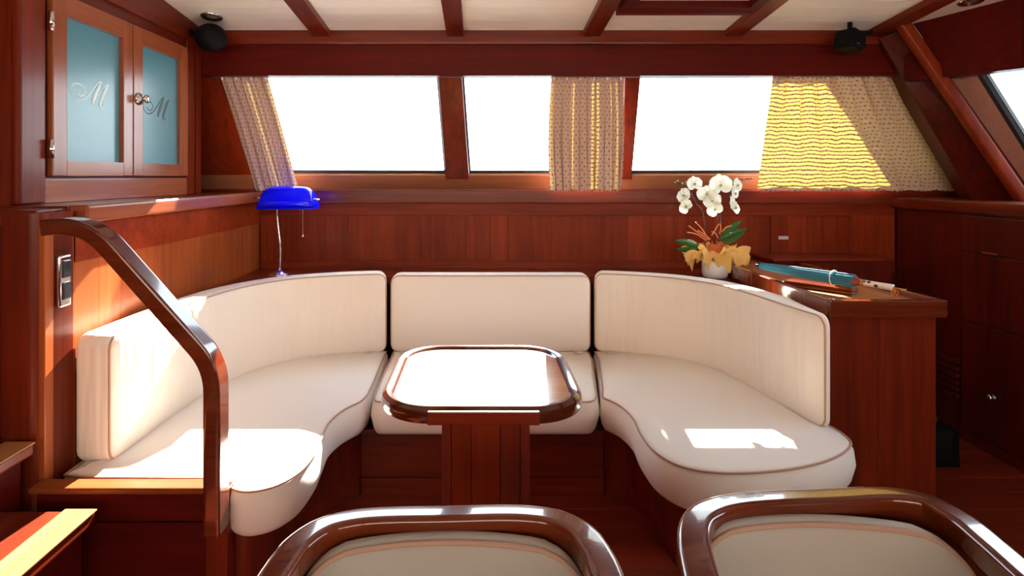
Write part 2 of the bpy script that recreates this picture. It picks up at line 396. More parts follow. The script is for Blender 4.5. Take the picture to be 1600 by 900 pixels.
# ceiling: boards running athwart between the beams
bm = bm_()
for a, b in ((Y0, .6), (.6, 3.6)):
    za, zb = ceil_z(a), ceil_z(b)
    hull(bm, [(X0, a, za+.02), (X1, a, za+.02), (X1, b, zb+.02), (X0, b, zb+.02)], [(X0, a, za+.08), (X1, a, za+.08), (X1, b, zb+.08), (X0, b, zb+.08)])
ce = struct('ceiling', bm, GROOVE)
y = .0
while y < 3.3:
    a, b = y+.001, y+.0835-.001; bm = bm_(); za, zb = ceil_z(a), ceil_z(b)
    hull(bm, [(-1.56, a, za), (2.62, a, za), (2.62, b, zb), (-1.56, b, zb)], [(-1.56, a, za+.02), (2.62, a, za+.02), (2.62, b, zb+.02), (-1.56, b, zb+.02)], bev=.0012)
    obj('plank', bm, CEIL, ce); y += .0835
# beams
tn = 1
def beam(x0, x1, y0, y1, dz=.035, mat=None):
    global tn
    bm = bm_(); a, b = y0, y1; za, zb = ceil_z(a), ceil_z(b)
    hull(bm, [(x0, a, za-dz), (x1, a, za-dz), (x1, b, zb-dz), (x0, b, zb-dz)], [(x0, a, za+.01), (x1, a, za+.01), (x1, b, zb+.01), (x0, b, zb+.01)], bev=.006)
    o = struct('trim_%d' % tn, bm, mat or WY); tn += 1; return o
for c in (-.865, -.135, .61, 1.385, 2.165): beam(c-.047, c+.047, .6, 3.17)
# small lip along each beam
beam(.675, 1.325, 2.79, 2.87, .028, WX)
hf = thing('ceiling_hatch', 'dark red wooden hatch frame in the ceiling between the two beams right of centre', 'hatch', (1.0, 2.5, 2.2))
za = ceil_z(2.45)
def slopebox(x0, x1, y0, y1, d0, d1, bev=.004):
    bm = bm_(); za, zb = ceil_z(y0), ceil_z(y1)
    return hull(bm, [(x0, y0, za-d1), (x1, y0, za-d1), (x1, y1, zb-d1), (x0, y1, zb-d1)], [(x0, y0, za-d0), (x1, y0, za-d0), (x1, y1, zb-d0), (x0, y1, zb-d0)], bev=bev)
obj('frame', slopebox(.67, 1.33, 2.72, 2.785, -.005, .05), DARKX, hf)
obj('frame', slopebox(.67, 1.33, 2.15, 2.21, -.005, .05), DARKX, hf)
obj('frame', slopebox(.67, .73, 2.21, 2.72, -.005, .05), DARKX, hf)
obj('frame', slopebox(1.27, 1.33, 2.21, 2.72, -.005, .05), DARKX, hf)
obj('lid', slopebox(.73, 1.27, 2.21, 2.72, -.005, .015), CEIL, hf)

# ---- back wall, leaning window plane: v = 0 bottom (y 3.50, z 1.33) .. v = 1 top (y 3.27, z 1.90)
def WP(x, v, d=0.0):
    """point on the leaning window wall; d > 0 is outward"""
    return Vector((x, 3.50-.23*v+d*.93, 1.33+.57*v+d*.37))
def wall_piece(bm, poly, d0, d1, bev=.003):
    return hull(bm, [WP(x, v, d0) for x, v in poly], [WP(x, v, d1) for x, v in poly], bev)
wb = struct('wall_back', B(X0, X1, 3.43, 3.50, 0, 1.26, bev=0), WX)
# lower wall: framed panels under the window rail
obj('top_rail', B(-1.30, 2.45, 3.405, 3.432, 1.105, 1.19), PANX, wb)
obj('bottom_rail', B(-1.30, 2.45, 3.405, 3.432, .78, .84), PANX, wb)
for a, b in ((-1.30, -1.20), (.06, .165), (1.72, 1.82), (2.19, 2.45)): obj('stile', B(a, b, 3.4055, 3.432, .83, 1.115), PANZ, wb)
for a, b, k in ((-1.20, .06, 9), (.165, 1.72, 11), (1.82, 2.19, 3)):
    w_ = (b-a)/k
    for i in range(k): obj('panel', B(a+i*w_+.0003, a+(i+1)*w_-.0003, 3.415, 3.432, .84, 1.105, bev=.0004, seg=1), PANZ, wb)
obj('service_label', B(1.765, 1.822, 3.4035, 3.4057, .965, .985, bev=0), plain('silver_label', (.6, .5, .5), .4), wb, label='small silver label')
# projecting rail / sill shelf under the windows
t = struct('trim_%d' % tn, B(-1.30, 2.46, 3.385, 3.47, 1.178, 1.257, bev=.008, seg=3), WX); tn += 1
t = struct('trim_%d' % tn, B(-2.25, 2.95, 3.40, 3.60, 1.235, 1.262, bev=.002), WX); tn += 1
# frame of the leaning windows
def vx(xt, xb, v): return xb+(xt-xb)*v
wf = bm_(); wall_piece(wf, [(-2.25, -.12), (2.98, -.12), (2.93, 0.035), (-2.25, 0.035)], -.012, .05)
struct('trim_%d' % tn, wf, SASH); tn += 1
wf = bm_(); wall_piece(wf, [(-1.56, 1.0), (2.6, 1.0), (2.5, 1.3), (-1.56, 1.3)], -.01, .05); struct('trim_%d' % tn, wf, WX); tn += 1
wf = bm_(); wall_piece(wf, [(-2.25, .0), (-1.18, .0), (-1.33, 1.02), (-2.25, 1.02)], -.01, .05); struct('trim_%d' % tn, wf, PANZ); tn += 1
for (t0, t1, b0, b1) in ((-.237, -.102, -.206, -.066), (.815, .903, .855, .914)):
    wf = bm_(); wall_piece(wf, [(b0, .0), (b1, .0), (t1, 1.02), (t0, 1.02)], -.03, .05, .006); struct('trim_%d' % tn, wf, WZ); tn += 1
wf = bm_(); wall_piece(wf, [(2.86, -.1), (3.1, -.1), (2.6, 1.1), (2.30, 1.1)], -.02, .05); struct('trim_%d' % tn, wf, WZ); tn += 1
# windows: gasket frame + pane
wins = [(-1.33, -1.18, -.237, -.206), (-.102, -.066, .815, .855), (.903, .914, 2.33, 2.87)]
for i, (lt, lb, rt, rb) in enumerate(wins):
    bm = bm_(); g = .011
    o_ = [(lb, .03), (rb, .03), (rt, 1.0), (lt, 1.0)]
    wall_piece(bm, [(lb, .03), (rb, .03), (rb, .065), (lb, .065)], .02, .035, 0)
    wall_piece(bm, [(lb, .03), (lb+g, .03), (lt+g, 1.0), (lt, 1.0)], .02, .035, 0)
    wall_piece(bm, [(rb-g, .03), (rb, .03), (rt, 1.0), (rt-g, 1.0)], .02, .035, 0)
    wn = struct('window_%d' % (i+1), bm, RUBBER)
    p = bm_(); wall_piece(p, [(lb, .04), (rb, .04), (rt, 1.0), (lt, 1.0)], .026, .029, 0); obj('pane', p, GLASS, wn)
# header and crown
struct('trim_%d' % tn, B(-1.56, 2.42, 3.17, 3.26, 1.893, 2.085, bev=.004), DARKX); tn += 1
struct('trim_%d' % tn, B(-1.56, 2.42, 3.145, 3.26, 2.06, 2.14, bev=.01, seg=3), WX); tn += 1

# ---- left side: low wall with ledge, corner post, wall facing the camera by the stairs
LX = -1.30
wl = struct('wall_left', B(-1.36, -1.318, 1.76, 3.43, 0, 1.19, bev=0), PANL)
obj('top_rail', B(-1.33, LX, 1.84, 3.41, 1.06, 1.185), DOORY if False else PANX, wl)
obj('stile', B(-1.33, LX, 1.72, 1.853, 0, 1.19), PANL, wl)
k = 13; a, b = 1.855, 3.41
for i in range(k): obj('panel', B(-1.33, LX-.006, a+(b-a)/k*i+.0003, a+(b-a)/k*(i+1)-.0003, .02, 1.062, bev=.0004, seg=1), PANL, wl)
# corner post
bm = bm_(); pp = [(-1.42, 1.84), (-1.42, 1.71), (-1.345, 1.71)]+[(-1.345+.045*math.sin(u), 1.755-.045*math.cos(u)) for u in [math.radians(q) for q in range(10, 91, 10)]]+[(LX, 1.84)]
hull(bm, [(x, y, 0) for x, y in pp], [(x, y, 1.228) for x, y in pp], 0); struct('trim_%d' % tn, bm, WZ, 'auto'); tn += 1
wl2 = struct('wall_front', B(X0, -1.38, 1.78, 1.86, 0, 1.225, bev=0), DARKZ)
struct('trim_%d' % tn, B(-1.345, -1.272, 1.87, 3.40, 1.188, 1.246, bev=.01, seg=3), DOORY); tn += 1   # ledge nosing
struct('trim_%d' % tn, B(-1.60, -1.33, 1.86, 3.44, 1.2, 1.243, bev=.002), WY); tn += 1                    # ledge top
struct('trim_%d' % tn, B(-1.62, -1.335, 1.735, 1.868, 1.19, 1.236, bev=.004), WX); tn += 1

# ---- upper left cabinet
CX = -1.52
cab = thing('wall_cabinet', 'wooden upper cabinet with two frosted blue glass doors above the left ledge', 'cabinet', (-1.7, 2.5, 1.25))
obj('body', B(-2.0, CX-.026, 1.90, 3.10, 1.24, 2.40, bev=0), WZ, cab)
obj('lower_rail', B(CX-.03, CX-.004, 2.0, 3.06, 1.244, 1.330), DOORY, cab)
obj('side_stile', B(CX-.03, CX, 1.90, 2.022, 1.244, 2.3, bev=.012, seg=3), WZ, cab)
obj('side_stile', B(CX-.03, CX, 2.99, 3.07, 1.244, 2.14), WZ, cab)
obj('upper_rail', B(CX-.03, CX-.004, 2.0, 3.06, 2.008, 2.06), WY, cab)
obj('fascia', B(CX-.02, CX+.012, 1.86, 3.15, 2.05, 2.40, bev=.005), WY, cab)
def door(y0, y1, sl, sr, lab):
    d = obj('door', B(CX-.012, CX+.012, y0, y0+sl, 1.34, 2.0), DOORW, cab)
    obj('frame', B(CX-.012, CX+.012, y1-sr, y1, 1.34, 2.0), DOORW, d)
    obj('frame', B(CX-.012, CX+.0115, y0+sl, y1-sr, 1.34, 1.397, bev=.001), DOORY, d)
    obj('frame', B(CX-.012, CX+.0115, y0+sl, y1-sr, 1.925, 2.0, bev=.001), DOORY, d)
    obj('pane', B(CX-.012, CX-.008, y0+sl, y1-sr, 1.39, 1.93, bev=0), FROST, d)
    return d
d1 = door(2.035, 2.503, .07, .065, ''); d2 = door(2.509, 2.975, .07, .07, '')
def monogram(parent, yc, zc, s, mat, nm):
    bm = bm_()
    def st(pts, r, wid=None):
        q = spline([Vector((CX-.0075, yc+a*s*1.7, zc+b*s)) for a, b in pts], 6)
        n = len(q)
        sc = [wid(i/(n-1)) if wid else 1 for i in range(n)]
        bx = bm_(); tube(bx, q, r, 6, scales=sc)
        for v in bx.verts: v.co.x = CX-.0075+(v.co.x-(CX-.0075))*.25
        me = bpy.data.meshes.new('t'); bx.to_mesh(me); bx.free(); bm.from_mesh(me); bpy.data.meshes.remove(me)
    # script capital M with a swirl to its left (coordinates in units of the letter height)
    st([(-.62, -.10), (-.50, -.22), (-.34, -.10), (-.32, .10), (-.45, .26), (-.66, .28), (-.82, .10), (-.80, -.15), (-.66, -.36), (-.46, -.38), (-.24, -.2), (-.02, .16), (.22, .56), (.34, .66)], s*.034)
    st([(.34, .66), (.22, .35), (.06, -.1), (-.02, -.42), (.04, -.40)], s*.075, lambda t: .4+1.0*math.sin(math.pi*min(1, t*1.1)))
    st([(-.0, -.42), (.12, -.15), (.34, .25), (.52, .5), (.62, .58)], s*.02)
    st([(.62, .58), (.50, .3), (.36, -.1), (.28, -.45), (.34, -.56), (.44, -.46)], s*.075, lambda t: .4+1.0*math.sin(math.pi*min(1, t*1.2)) if t < .8 else .4)
    obj(nm, bm, mat, parent)
monogram(d1, 2.275, 1.665, .088, ETCHL, 'monogram'); monogram(d2, 2.735, 1.662, .088, ETCHD, 'monogram')
kn = obj('knob', lathe(bm_(), [(.026, 0), (.027, .006), (.014, .010), (.008, .016), (.009, .026), (.019, .034), (.018, .041), (.008, .044)], (CX+.011, 2.545, 1.68), 20, 'x'), CHROME, d2, True)
for z in (1.885, 1.435): obj('hinge', tube(bm_(), [(CX+.014, 2.024, z-.033), (CX+.014, 2.024, z+.033)], .009, 10), CHROME, d1, True)

# left end wall above ledge behind the cabinet and outer hull
struct('wall_left_upper', B(-2.3, -2.24, Y0, 3.6, 0, 2.5, bev=0), WY)
struct('trim_%d' % tn, B(-2.25, -1.53, 3.10, 3.16, 1.24, 2.4, bev=0), WZ); tn += 1

# ---- right side: forward cabinets, dash, windscreen
rc = thing('forward_cabinet', 'dark wooden built-in cabinet along the right wall below the windscreen', 'cabinet', (2.6, 2.8, 0))
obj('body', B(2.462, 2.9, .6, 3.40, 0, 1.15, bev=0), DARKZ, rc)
for y0, y1 in ((.7, 1.5), (1.51, 2.3), (2.31, 2.93)):
    d = obj('drawer', B(2.448, 2.464, y0, y1, .965, 1.14), DARKX if False else DARKZ, rc)
    obj('door', B(2.448, 2.464, y0, y1, .62, .955), DARKZ, rc)
    dd = obj('door', B(2.448, 2.464, y0, y1, .06, .61), DARKZ, rc)
    if y0 == 2.31:
        obj('latch', B(2.440, 2.449, 2.72, 2.80, .962, .972, bev=.001), BRASS, d)
        obj('knob', lathe(bm_(), [(.014, 0), (.016, -.005), (.008, -.01), (.015, -.02), (.012, -.028), (.002, -.03)], (2.448, 2.745, .285), 16, 'x'), CHROME, dd, True)
for i in range(6): obj('louver', B(2.440, 2.462, 2.95, 3.12, .20+i*.035, .222+i*.035, bev=.004), DARKZ, rc)
obj('plinth', B(2.455, 2.9, .6, 3.40, 0, .05, bev=0), DARKZ, rc)
struct('trim_%d' % tn, B(2.425, 3.02, .5, 3.43, 1.155, 1.213, bev=.008, seg=3), WY); tn += 1
# right wall header, leaning windscreen
def RS_(y): return .74*max(0, min(.36, 3.06-y))
def RP(y, z, d=0.0):  return Vector((2.30+.55*(2.1-z)/.88+d*.85+RS_(y), y, z+d*.53))
def rpiece(poly, d0, d1, bev=.004): return hull(bm_(), [RP(y, z, d0) for y, z in poly], [RP(y, z, d1) for y, z in poly], bev)
bm = bm_(); hp_ = [(2.27, 3.085), (2.54, 2.70), (2.54, .4), (2.62, .4), (2.62, 2.74), (2.36, 3.12)]
hull(bm, [(x, y, 1.845) for x, y in hp_], [(x, y, 2.5) for x, y in hp_], .003); struct('trim_%d' % tn, bm, DARKX); tn += 1
struct('trim_%d' % tn, rpiece([(3.45, 1.18), (3.02, 1.18), (3.02, 1.95), (3.45, 1.95)], -.0, .05), WZ); tn += 1
fa = [PX(1374, 60, 3.125), PX(1428, 38, 3.02), PX(1625, 318, 2.93), PX(1524, 318, 3.125)]
struct('trim_%d' % tn, hull(bm_(), fa, [p+Vector((.03, .13, 0)) for p in fa], .005), DARKZ); tn += 1
pb0, pb1 = PX(1408, 34, 3.00), PX(1604, 320, 2.91)
struct('trim_%d' % tn, sweep(bm_(), [pb0.lerp(pb1, k/6) for k in range(7)], rrect(.062, .05, .016), up=Vector((0, 1, 0))), PANZ, 'auto'); tn += 1
struct('trim_%d' % tn, rpiece([(3.03, 1.19), (2.94, 1.19), (2.94, 1.9), (3.03, 1.9)], 0, .05), FRW); tn += 1
for ya, yb_ in ((2.94, 2.70), (2.70, .3)):
    struct('trim_%d' % tn, rpiece([(ya, 1.18), (yb_, 1.18), (yb_, 1.25), (ya, 1.25)], 0, .05), WY); tn += 1
    struct('trim_%d' % tn, rpiece([(ya, 1.85), (yb_, 1.85), (yb_, 2.0), (ya, 2.0)], 0.04, .07), WY); tn += 1
wn = struct('window_5', rpiece([(2.945, 1.2), (2.930, 1.2), (2.930, 1.9), (2.945, 1.9)], .0, .04, 0), RUBBER)
obj('pane', rpiece([(2.93, 1.22), (2.70, 1.22), (2.70, 1.9), (2.93, 1.9)], .02, .024, 0), GLASS, wn)
obj('pane', rpiece([(2.699, 1.22), (.4, 1.22), (.4, 1.9), (2.699, 1.9)], .02, .024, 0), GLASS, wn)
struct('wall_right', B(2.9, 2.98, Y0, .5, 0, 2.5, bev=0), WY)
# aft (behind the camera) wall with its own row of windows
struct('wall_aft', B(X0, X1, Y0-.08, Y0, 0, 1.05, bev=0), WX)
struct('trim_%d' % tn, B(X0, X1, Y0-.08, Y0, 2.12, 2.6, bev=0), DARKX); tn += 1
xs = [X0, -.9, .5, 1.9, X1]
for i, x in enumerate(xs): struct('trim_%d' % tn, B(x-.05, x+.05, Y0-.08, Y0, 1.05, 2.12, bev=.004), WZ); tn += 1
for i in range(4):
    wn = struct('window_%d' % (6+i), B(xs[i]+.05, xs[i+1]-.05, Y0-.05, Y0-.035, 1.05, 1.065, bev=0), RUBBER)
    obj('pane', B(xs[i]+.05, xs[i+1]-.05, Y0-.045, Y0-.041, 1.065, 2.12, bev=0), GLASSB, wn)
# outside of the boat: roof, and two unseen panels added to block sun from the glass
struct('roof', B(X0-.1, 3.0, Y0-.2, 3.28, 2.62, 2.68, bev=0), GEL)
struct('sun_blocker_slab', B(.98, 1.62, 3.28, 4.515, 2.10, 2.15, bev=.01), GEL)  # unseen slab added to keep most of the sun off the right seat
bm = bm_(); hull(bm, [(1.99, 3.70, 2.20), (3.05, 3.70, 2.20), (3.15, 3.95, 1.2), (2.80, 3.95, 1.2)], [(1.99, 3.73, 2.20), (3.05, 3.73, 2.20), (3.15, 3.98, 1.2), (2.80, 3.98, 1.2)]); struct('sun_blocker_panel', bm, GEL)  # unseen panel added; its slanted edge shapes the shade on the right curtain
sea = obj('sea', B(-400, 400, 5, 500, -1.3, -1.2, bev=0), SEA, None, kind='structure')
ms = thing('boat_mast', 'thin blue-grey mast far outside behind the middle window', 'mast', (4.13, 60, -1.2))
obj('pole', tube(bm_(), [(4.13, 60, -1.2), (4.13, 60, 5.3)], .075, 8), MAST, ms, True); obj('mast_top', tube(bm_(), [(4.13, 60, 5.3), (4.13, 60, 8.3)], .05, 8), plain('pale_mast', (.7, .72, .8), .5), ms, True)

# ================================================================== SETTEE
ST = .42
# --- plan curves
Lb = spline([Vector(p) for p in ((-1.172, 1.83), (-1.168, 2.05), (-1.155, 2.3), (-1.105, 2.58), (-.97, 2.81), (-.75, 2.94), (-.485, 3.0))], 10)
Rb = spline([Vector(p) for p in ((.595, 3.01), (.80, 2.955), (.97, 2.87), (1.10, 2.72), (1.165, 2.50), (1.195, 2.3), (1.218, 2.17), (1.240, 2.075))], 10)
def backrest(name, plan, H, lab, R=.045, taper=False, mat=None):
    fn0, L = curvemap(plan, ST-.002); fn = fn0
    if taper: fn = lambda s, h, t_: fn0(s, h, t_ if t_ > .0 else t_+(.035-t_)*max(0, min(1, (s-(L-.32))/.32)))
    t = thing(name, lab, 'cushion', (plan[len(plan)//2].x, plan[len(plan)//2].y, ST))
    bm, pipe = slab(L, H, .12, R, .022, .012, fn); o = obj('cover', bm, mat or CUSH, t, True)
    # front piping and back piping
    obj('piping', tube(bm_(), pipe, .0036, 6, closed=True), PIPE, t, True)
    return t
backrest('backrest_cushion', Lb, .415, 'long curved cream backrest cushion with tan piping along the left side')
backrest('backrest_cushion', [Vector((-.468, 3.0)), Vector((-.2, 3.0)), Vector((.2, 3.0)), Vector((.578, 3.0))], .405, 'straight cream backrest cushion in the middle behind the table', mat=CUSHF)
backrest('backrest_cushion', Rb, .415, 'curved cream backrest cushion on the right beside the wooden counter', taper=True)
def seat(P, lab, th=.145):
    xs_ = [p.x for p in P]; t = thing('seat_cushion', lab, 'cushion', (sum(xs_)/len(P), sum(p.y for p in P)/len(P), ST-th))
    bm, pipe = plan_cushion(P, ST, th); obj('cover', bm, CUSHF, t, True)
    obj('piping', tube(bm_(), pipe, .0036, 6, closed=True), PIPE, t, True)
    return t
def V2(l): return [Vector(p) for p in l]
LS = V2([(-.490, 3.03), (-.487, 2.9)])+V2([(-.475, 2.6), (-.472, 2.42)])+spline(V2([(-.485, 2.355), (-.535, 2.27), (-.562, 2.16), (-.555, 2.02), (-.548, 1.90), (-.565, 1.78), (-.615, 1.705), (-.68, 1.68), (-.735, 1.70), (-.77, 1.745)]), 6)+V2([(-.85, 1.755), (-1.0, 1.757), (-1.2, 1.76), (-1.285, 1.775), (-1.29, 2.3)])+spline(V2([(-1.26, 2.5), (-1.12, 2.85), (-.9, 3.0), (-.6, 3.04)]), 4)
seat(LS, 'cream seat cushion on the left with a rounded nose beside the handrail post')
RS = V2([(.600, 3.03), (.596, 2.9), (.53, 2.5)])+spline(V2([(.508, 2.40), (.555, 2.325), (.580, 2.20), (.572, 2.05), (.585, 1.92), (.635, 1.83), (.73, 1.79), (.90, 1.795), (1.07, 1.84), (1.21, 1.915), (1.285, 1.99), (1.30, 2.06), (1.29, 2.14)]), 6)+spline(V2([(1.30, 2.4), (1.26, 2.65), (1.15, 2.85), (1.0, 2.98), (.8, 3.03)]), 4)
seat(RS, 'cream seat cushion on the right ending in a broad rounded corner by the counter')
MS = V2([(-.456, 3.03), (.572, 3.03), (.566, 2.9), (.492, 2.42)])+spline(V2([(.476, 2.372), (.45, 2.352), (.40, 2.35)]), 3)+V2([(.1, 2.35), (-.2, 2.35)])+spline(V2([(-.40, 2.35), (-.428, 2.358), (-.444, 2.40)]), 3)+V2([(-.451, 2.6)])
seat(MS, 'short cream seat cushion in the middle behind the table')
# --- wooden base
sb = thing('settee_base', 'U-shaped dark red wooden settee base under the cream seat cushions', 'bench', (0, 2.6, 0))
def extr(P, z0, z1, bev=0):
    P = list(P)
    if area2(P) < 0: P = P[::-1]
    bm = bm_(); A = [bm.verts.new((p.x, p.y, z0)) for p in P]; C = [bm.verts.new((p.x, p.y, z1)) for p in P]; n = len(P)
    for j in range(n): bm.faces.new((A[j], A[(j+1) % n], C[(j+1) % n], C[j]))
    capfill(bm, C); capfill(bm, A[::-1]); return bm
zb = ST-.147
LB = V2([(-.50, 3.38), (-.50, 2.43)])+spline(V2([(-.56, 2.36), (-.64, 2.22), (-.655, 2.05), (-.64, 1.90), (-.655, 1.80), (-.70, 1.745), (-.76, 1.73)]), 5)+V2([(-1.295, 1.73), (-1.295, 3.38)])
RB = V2([(.52, 3.38), (.52, 2.43)])+spline(V2([(.60, 2.36), (.665, 2.22), (.665, 2.08), (.675, 1.97), (.72, 1.89), (.80, 1.86), (.95, 1.86), (1.10, 1.90), (1.20, 1.96), (1.24, 2.05)]), 5)+V2([(1.315, 2.2), (1.32, 3.38)])
obj('side_base', extr(LB, .075, zb), WZ, sb, 'auto'); obj('side_base', extr(RB, .075, zb), WZ, sb, 'auto')
obj('kickboard', extr([Vector((p.x*1.0, p.y+.004)) for p in LB], 0, .073), WX, sb, 'auto'); obj('kickboard', extr([Vector((p.x, p.y+.004)) for p in RB], 0, .073), WX, sb, 'auto')
obj('front_panel', B(-.50, .52, 2.42, 2.45, .074, zb, bev=.002), WX, sb); obj('kickboard', B(-.50, .52, 2.415, 2.45, 0, .072, bev=.002), WX, sb)
obj('seat_board', B(-.50, .52, 2.45, 3.3, zb-.03, zb, bev=0), WX, sb)
# --- shelf behind the backrests
def rear(plan, d):
    out = []
    for i in range(len(plan)):
        tg = (plan[min(len(plan)-1, i+1)]-plan[max(0, i-1)]).normalized(); out.append(plan[i]+Vector((-tg.y, tg.x))*d)
    return out
SH = rear(Lb, .128)[6:]+rear(Rb, .128)[:-14]+V2([(1.326, 3.40), (-1.297, 3.40)])
sh = obj('corner_shelf', extr(SH, .755, .795), WX); tag(sh, 'dark wooden shelf running behind the cream backrests below the panelled wall', 'shelf')
# --- panel facing the camera by the steps, cap ledge
ep = thing('end_panel', 'dark wooden end panel of the left settee with an orange sunlit cap ledge', 'panel', (-1.0, 1.69, 0))
obj('panel', B(-1.297, -.80, 1.685, 1.726, .33, .425, bev=.002), DARKX, ep)
obj('panel', B(-1.297, -.80, 1.685, 1.726, .0, .325, bev=.002), DARKX, ep)
obj('stile', B(-.798, -.735, 1.675, 1.726, 0, .425, bev=.003), WZ, ep)
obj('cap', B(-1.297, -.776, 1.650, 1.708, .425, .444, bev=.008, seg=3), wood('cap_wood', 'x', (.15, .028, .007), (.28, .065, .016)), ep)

# ================================================================== HANDRAIL
hr = thing('handrail', 'varnished wooden handrail sloping down from the left corner post to the settee end', 'handrail', (-.74, 1.65, .33))
def flatrect(w, h, r_):
    k = .005; a, b = w/2, h/2; m = .3*r_
    q = [(a, b-r_-k), (a, b-r_), (a-m, b-m), (a-r_, b), (a-r_-k, b)]
    out = q[:]+[(-x, y) for x, y in q[::-1]]+[(-x, -y) for x, y in q]+[(x, -y) for x, y in q[::-1]]
    return out
def arc_path(pts, rs, n=8):
    out = [Vector(pts[0])]
    for i in range(1, len(pts)-1):
        a, p, b = Vector(pts[i-1]), Vector(pts[i]), Vector(pts[i+1]); u = (a-p).normalized(); v = (b-p).normalized()
        A, Bq = p+u*rs[i-1], p+v*rs[i-1]
        for k in range(n+1):
            t_ = k/n; out.append(A*(1-t_)**2+p*2*t_*(1-t_)+Bq*t_*t_)
    out.append(Vector(pts[-1])); return out
hp = arc_path([(-1.225, 1.638, 1.195), (-1.105, 1.638, 1.205), (-.750, 1.638, .805), (-.750, 1.638, .335)], [.085, .07])
bm = bm_(); sweep(bm, hp, flatrect(.046, .068, .005), up=Vector((0, 1, 0)))
obj('rail', bm, VARN, hr, 'auto')

# ================================================================== SWITCH PLATE
sw = thing('switch_plate', 'chrome double switch plate on the left panelled wall above the settee', 'switch', (-1.30, 1.787, .98))
obj('plate', B(-1.30, -1.284, 1.762, 1.812, .935, 1.095, bev=.007, seg=3), CHROME, sw, 'auto')
for z in (1.052, .985): obj('rocker', B(-1.286, -1.278, 1.770, 1.804, z-.027, z+.027, bev=.004), SWB, sw)

# ================================================================== TABLE
TZ = .735
def TP(u, v): return Vector((u, v))
def rr_plan(cx, cy, wx, wy, r, n=10): return [Vector((cx+a, cy+b)) for a, b in rrect(wx, wy, r, n)]
tb = thing('saloon_table', 'varnished wooden pedestal table with a raised dark rim in the middle of the settee', 'table', (0, 1.77, 0))
cx, cy, wx, wy = .005, 1.783, .565, .57
top = rr_plan(cx, cy, wx, wy, .15)
inner = rr_plan(cx, cy, wx-.062, wy-.062, .12)
obj('tabletop', extr(rr_plan(cx, cy, wx-.04, wy-.04, .13), TZ-.03, TZ-.008), TOPM, tb, 'auto', label='sunlit glossy tabletop')
rim = []
path = [Vector((p.x, p.y, TZ-.018)) for p in rr_plan(cx, cy, wx-.032, wy-.032, .134)]
dedup = [path[0]]
for p in path[1:]:
    if (p-dedup[-1]).length > 1e-4: dedup.append(p)
path2 = resample(dedup, .012)
rimprof = [(.016, -.022), (.020, -.008), (.016, .010), (.004, .019), (-.010, .017), (-.018, .010), (-.018, -.022)]
bm = bm_(); sweep(bm, path2, rimprof, closed=True); obj('rim', bm, DRIM, tb, 'auto')
obj('front_board', B(cx-.142, cx+.150, cy-wy/2-.0065, cy-wy/2+.01, TZ-.0415, TZ-.006, bev=.003), WX, tb)
obj('subframe', B(cx-.2, cx+.2, cy-wy/2+.06, cy+wy/2-.06, TZ-.06, TZ-.031, bev=.003), DARKZ, tb)
px0, px1, pyf, pyb = -.110, .143, 1.655, 1.90
pd = obj('pedestal', B(px0+.012, px1-.012, pyf+.012, pyb, .0, TZ-.05, bev=0), DARKZ, tb)
for a, b, m in ((px0, px0+.027, WZ), (px0+.028, px0+.085, PANZ), (px0+.086, px0+.168, PANZ), (px0+.169, px1-.028, WZ), (px1-.027, px1, WZ)):
    obj('board', B(a, b, pyf, pyf+.02, 0, TZ-.055, bev=.003), m, pd)
for xx in ((px0, px0+.012), (px1-.012, px1)): obj('board', B(xx[0], xx[1], pyf+.021, pyb, 0, TZ-.055, bev=.003), WZ, pd)

# ================================================================== COUNTER on the right
CT = .87
co = thing('counter_cabinet', 'low wooden counter cabinet with a raised edge to the right of the settee', 'cabinet', (1.55, 2.8, 0))
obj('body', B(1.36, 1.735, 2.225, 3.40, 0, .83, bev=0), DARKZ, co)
obj('side_panel', B(1.335, 1.362, 2.21, 3.38, 0, .835, bev=.002), WZ, co)
for a, b in ((1.335, 1.52), (1.521, 1.74)): obj('front_panel', B(a, b, 2.198, 2.226, 0, .82, bev=.002), WZ, co)
obj('worktop', B(1.345, 1.75, 2.20, 3.40, .825, .848, bev=.001), wood('worktop_wood', 'y', (.26, .07, .018), (.42, .13, .035), rough=.4), co)
obj('edge_rail', B(1.322, 1.352, 2.18, 3.02, .805, CT, bev=.005, seg=2), VARNZ, co)
obj('edge_rail', B(1.322, 1.765, 2.172, 2.20, .805, CT, bev=.005, seg=2), VARN, co)
bm = bm_(); hull(bm, [(1.735, 2.19, .805), (1.765, 2.19, .805), (1.765, 3.38, .805), (1.735, 3.38, .805)], [(1.735, 2.19, CT), (1.765, 2.19, CT), (1.765, 3.38, CT), (1.735, 3.38, CT)], .004); obj('edge_rail', bm, VARNZ, co)
# low dark box behind on the counter
bx = thing('wooden_box', 'low dark wooden box at the back of the counter against the panelled wall', 'box', (1.9, 3.2, 0))
obj('body', B(1.775, 2.25, 3.15, 3.395, .0, .872, bev=.003), DARKZ, bx); obj('lid', B(1.60, 2.255, 3.14, 3.398, .873, .885, bev=.004), WX, bx)
obj('plinth', B(1.61, 1.73, 3.15, 3.39, .849, .8725, bev=.001), DARKX, bx)
# slim red-brown case
cs = thing('slim_case', 'slim red-brown wooden case lying on the counter under the closed parasol', 'case', (1.50, 2.52, .848))
def obox(c, d, L, W, z0, z1, bev=.003):
    d = Vector(d).normalized(); n_ = Vector((-d.y, d.x)); c = Vector(c)
    q = [c+d*L/2+n_*W/2, c-d*L/2+n_*W/2, c-d*L/2-n_*W/2, c+d*L/2-n_*W/2]
    return hull(bm_(), [(p.x, p.y, z0) for p in q], [(p.x, p.y, z1) for p in q], bev)
obj('base', obox((1.475, 2.50), (.35, -.45), .27, .07, .849, .862), VARN, cs); obj('lid', obox((1.475, 2.50), (.35, -.45), .272, .072, .8625, .873), VARN, cs)

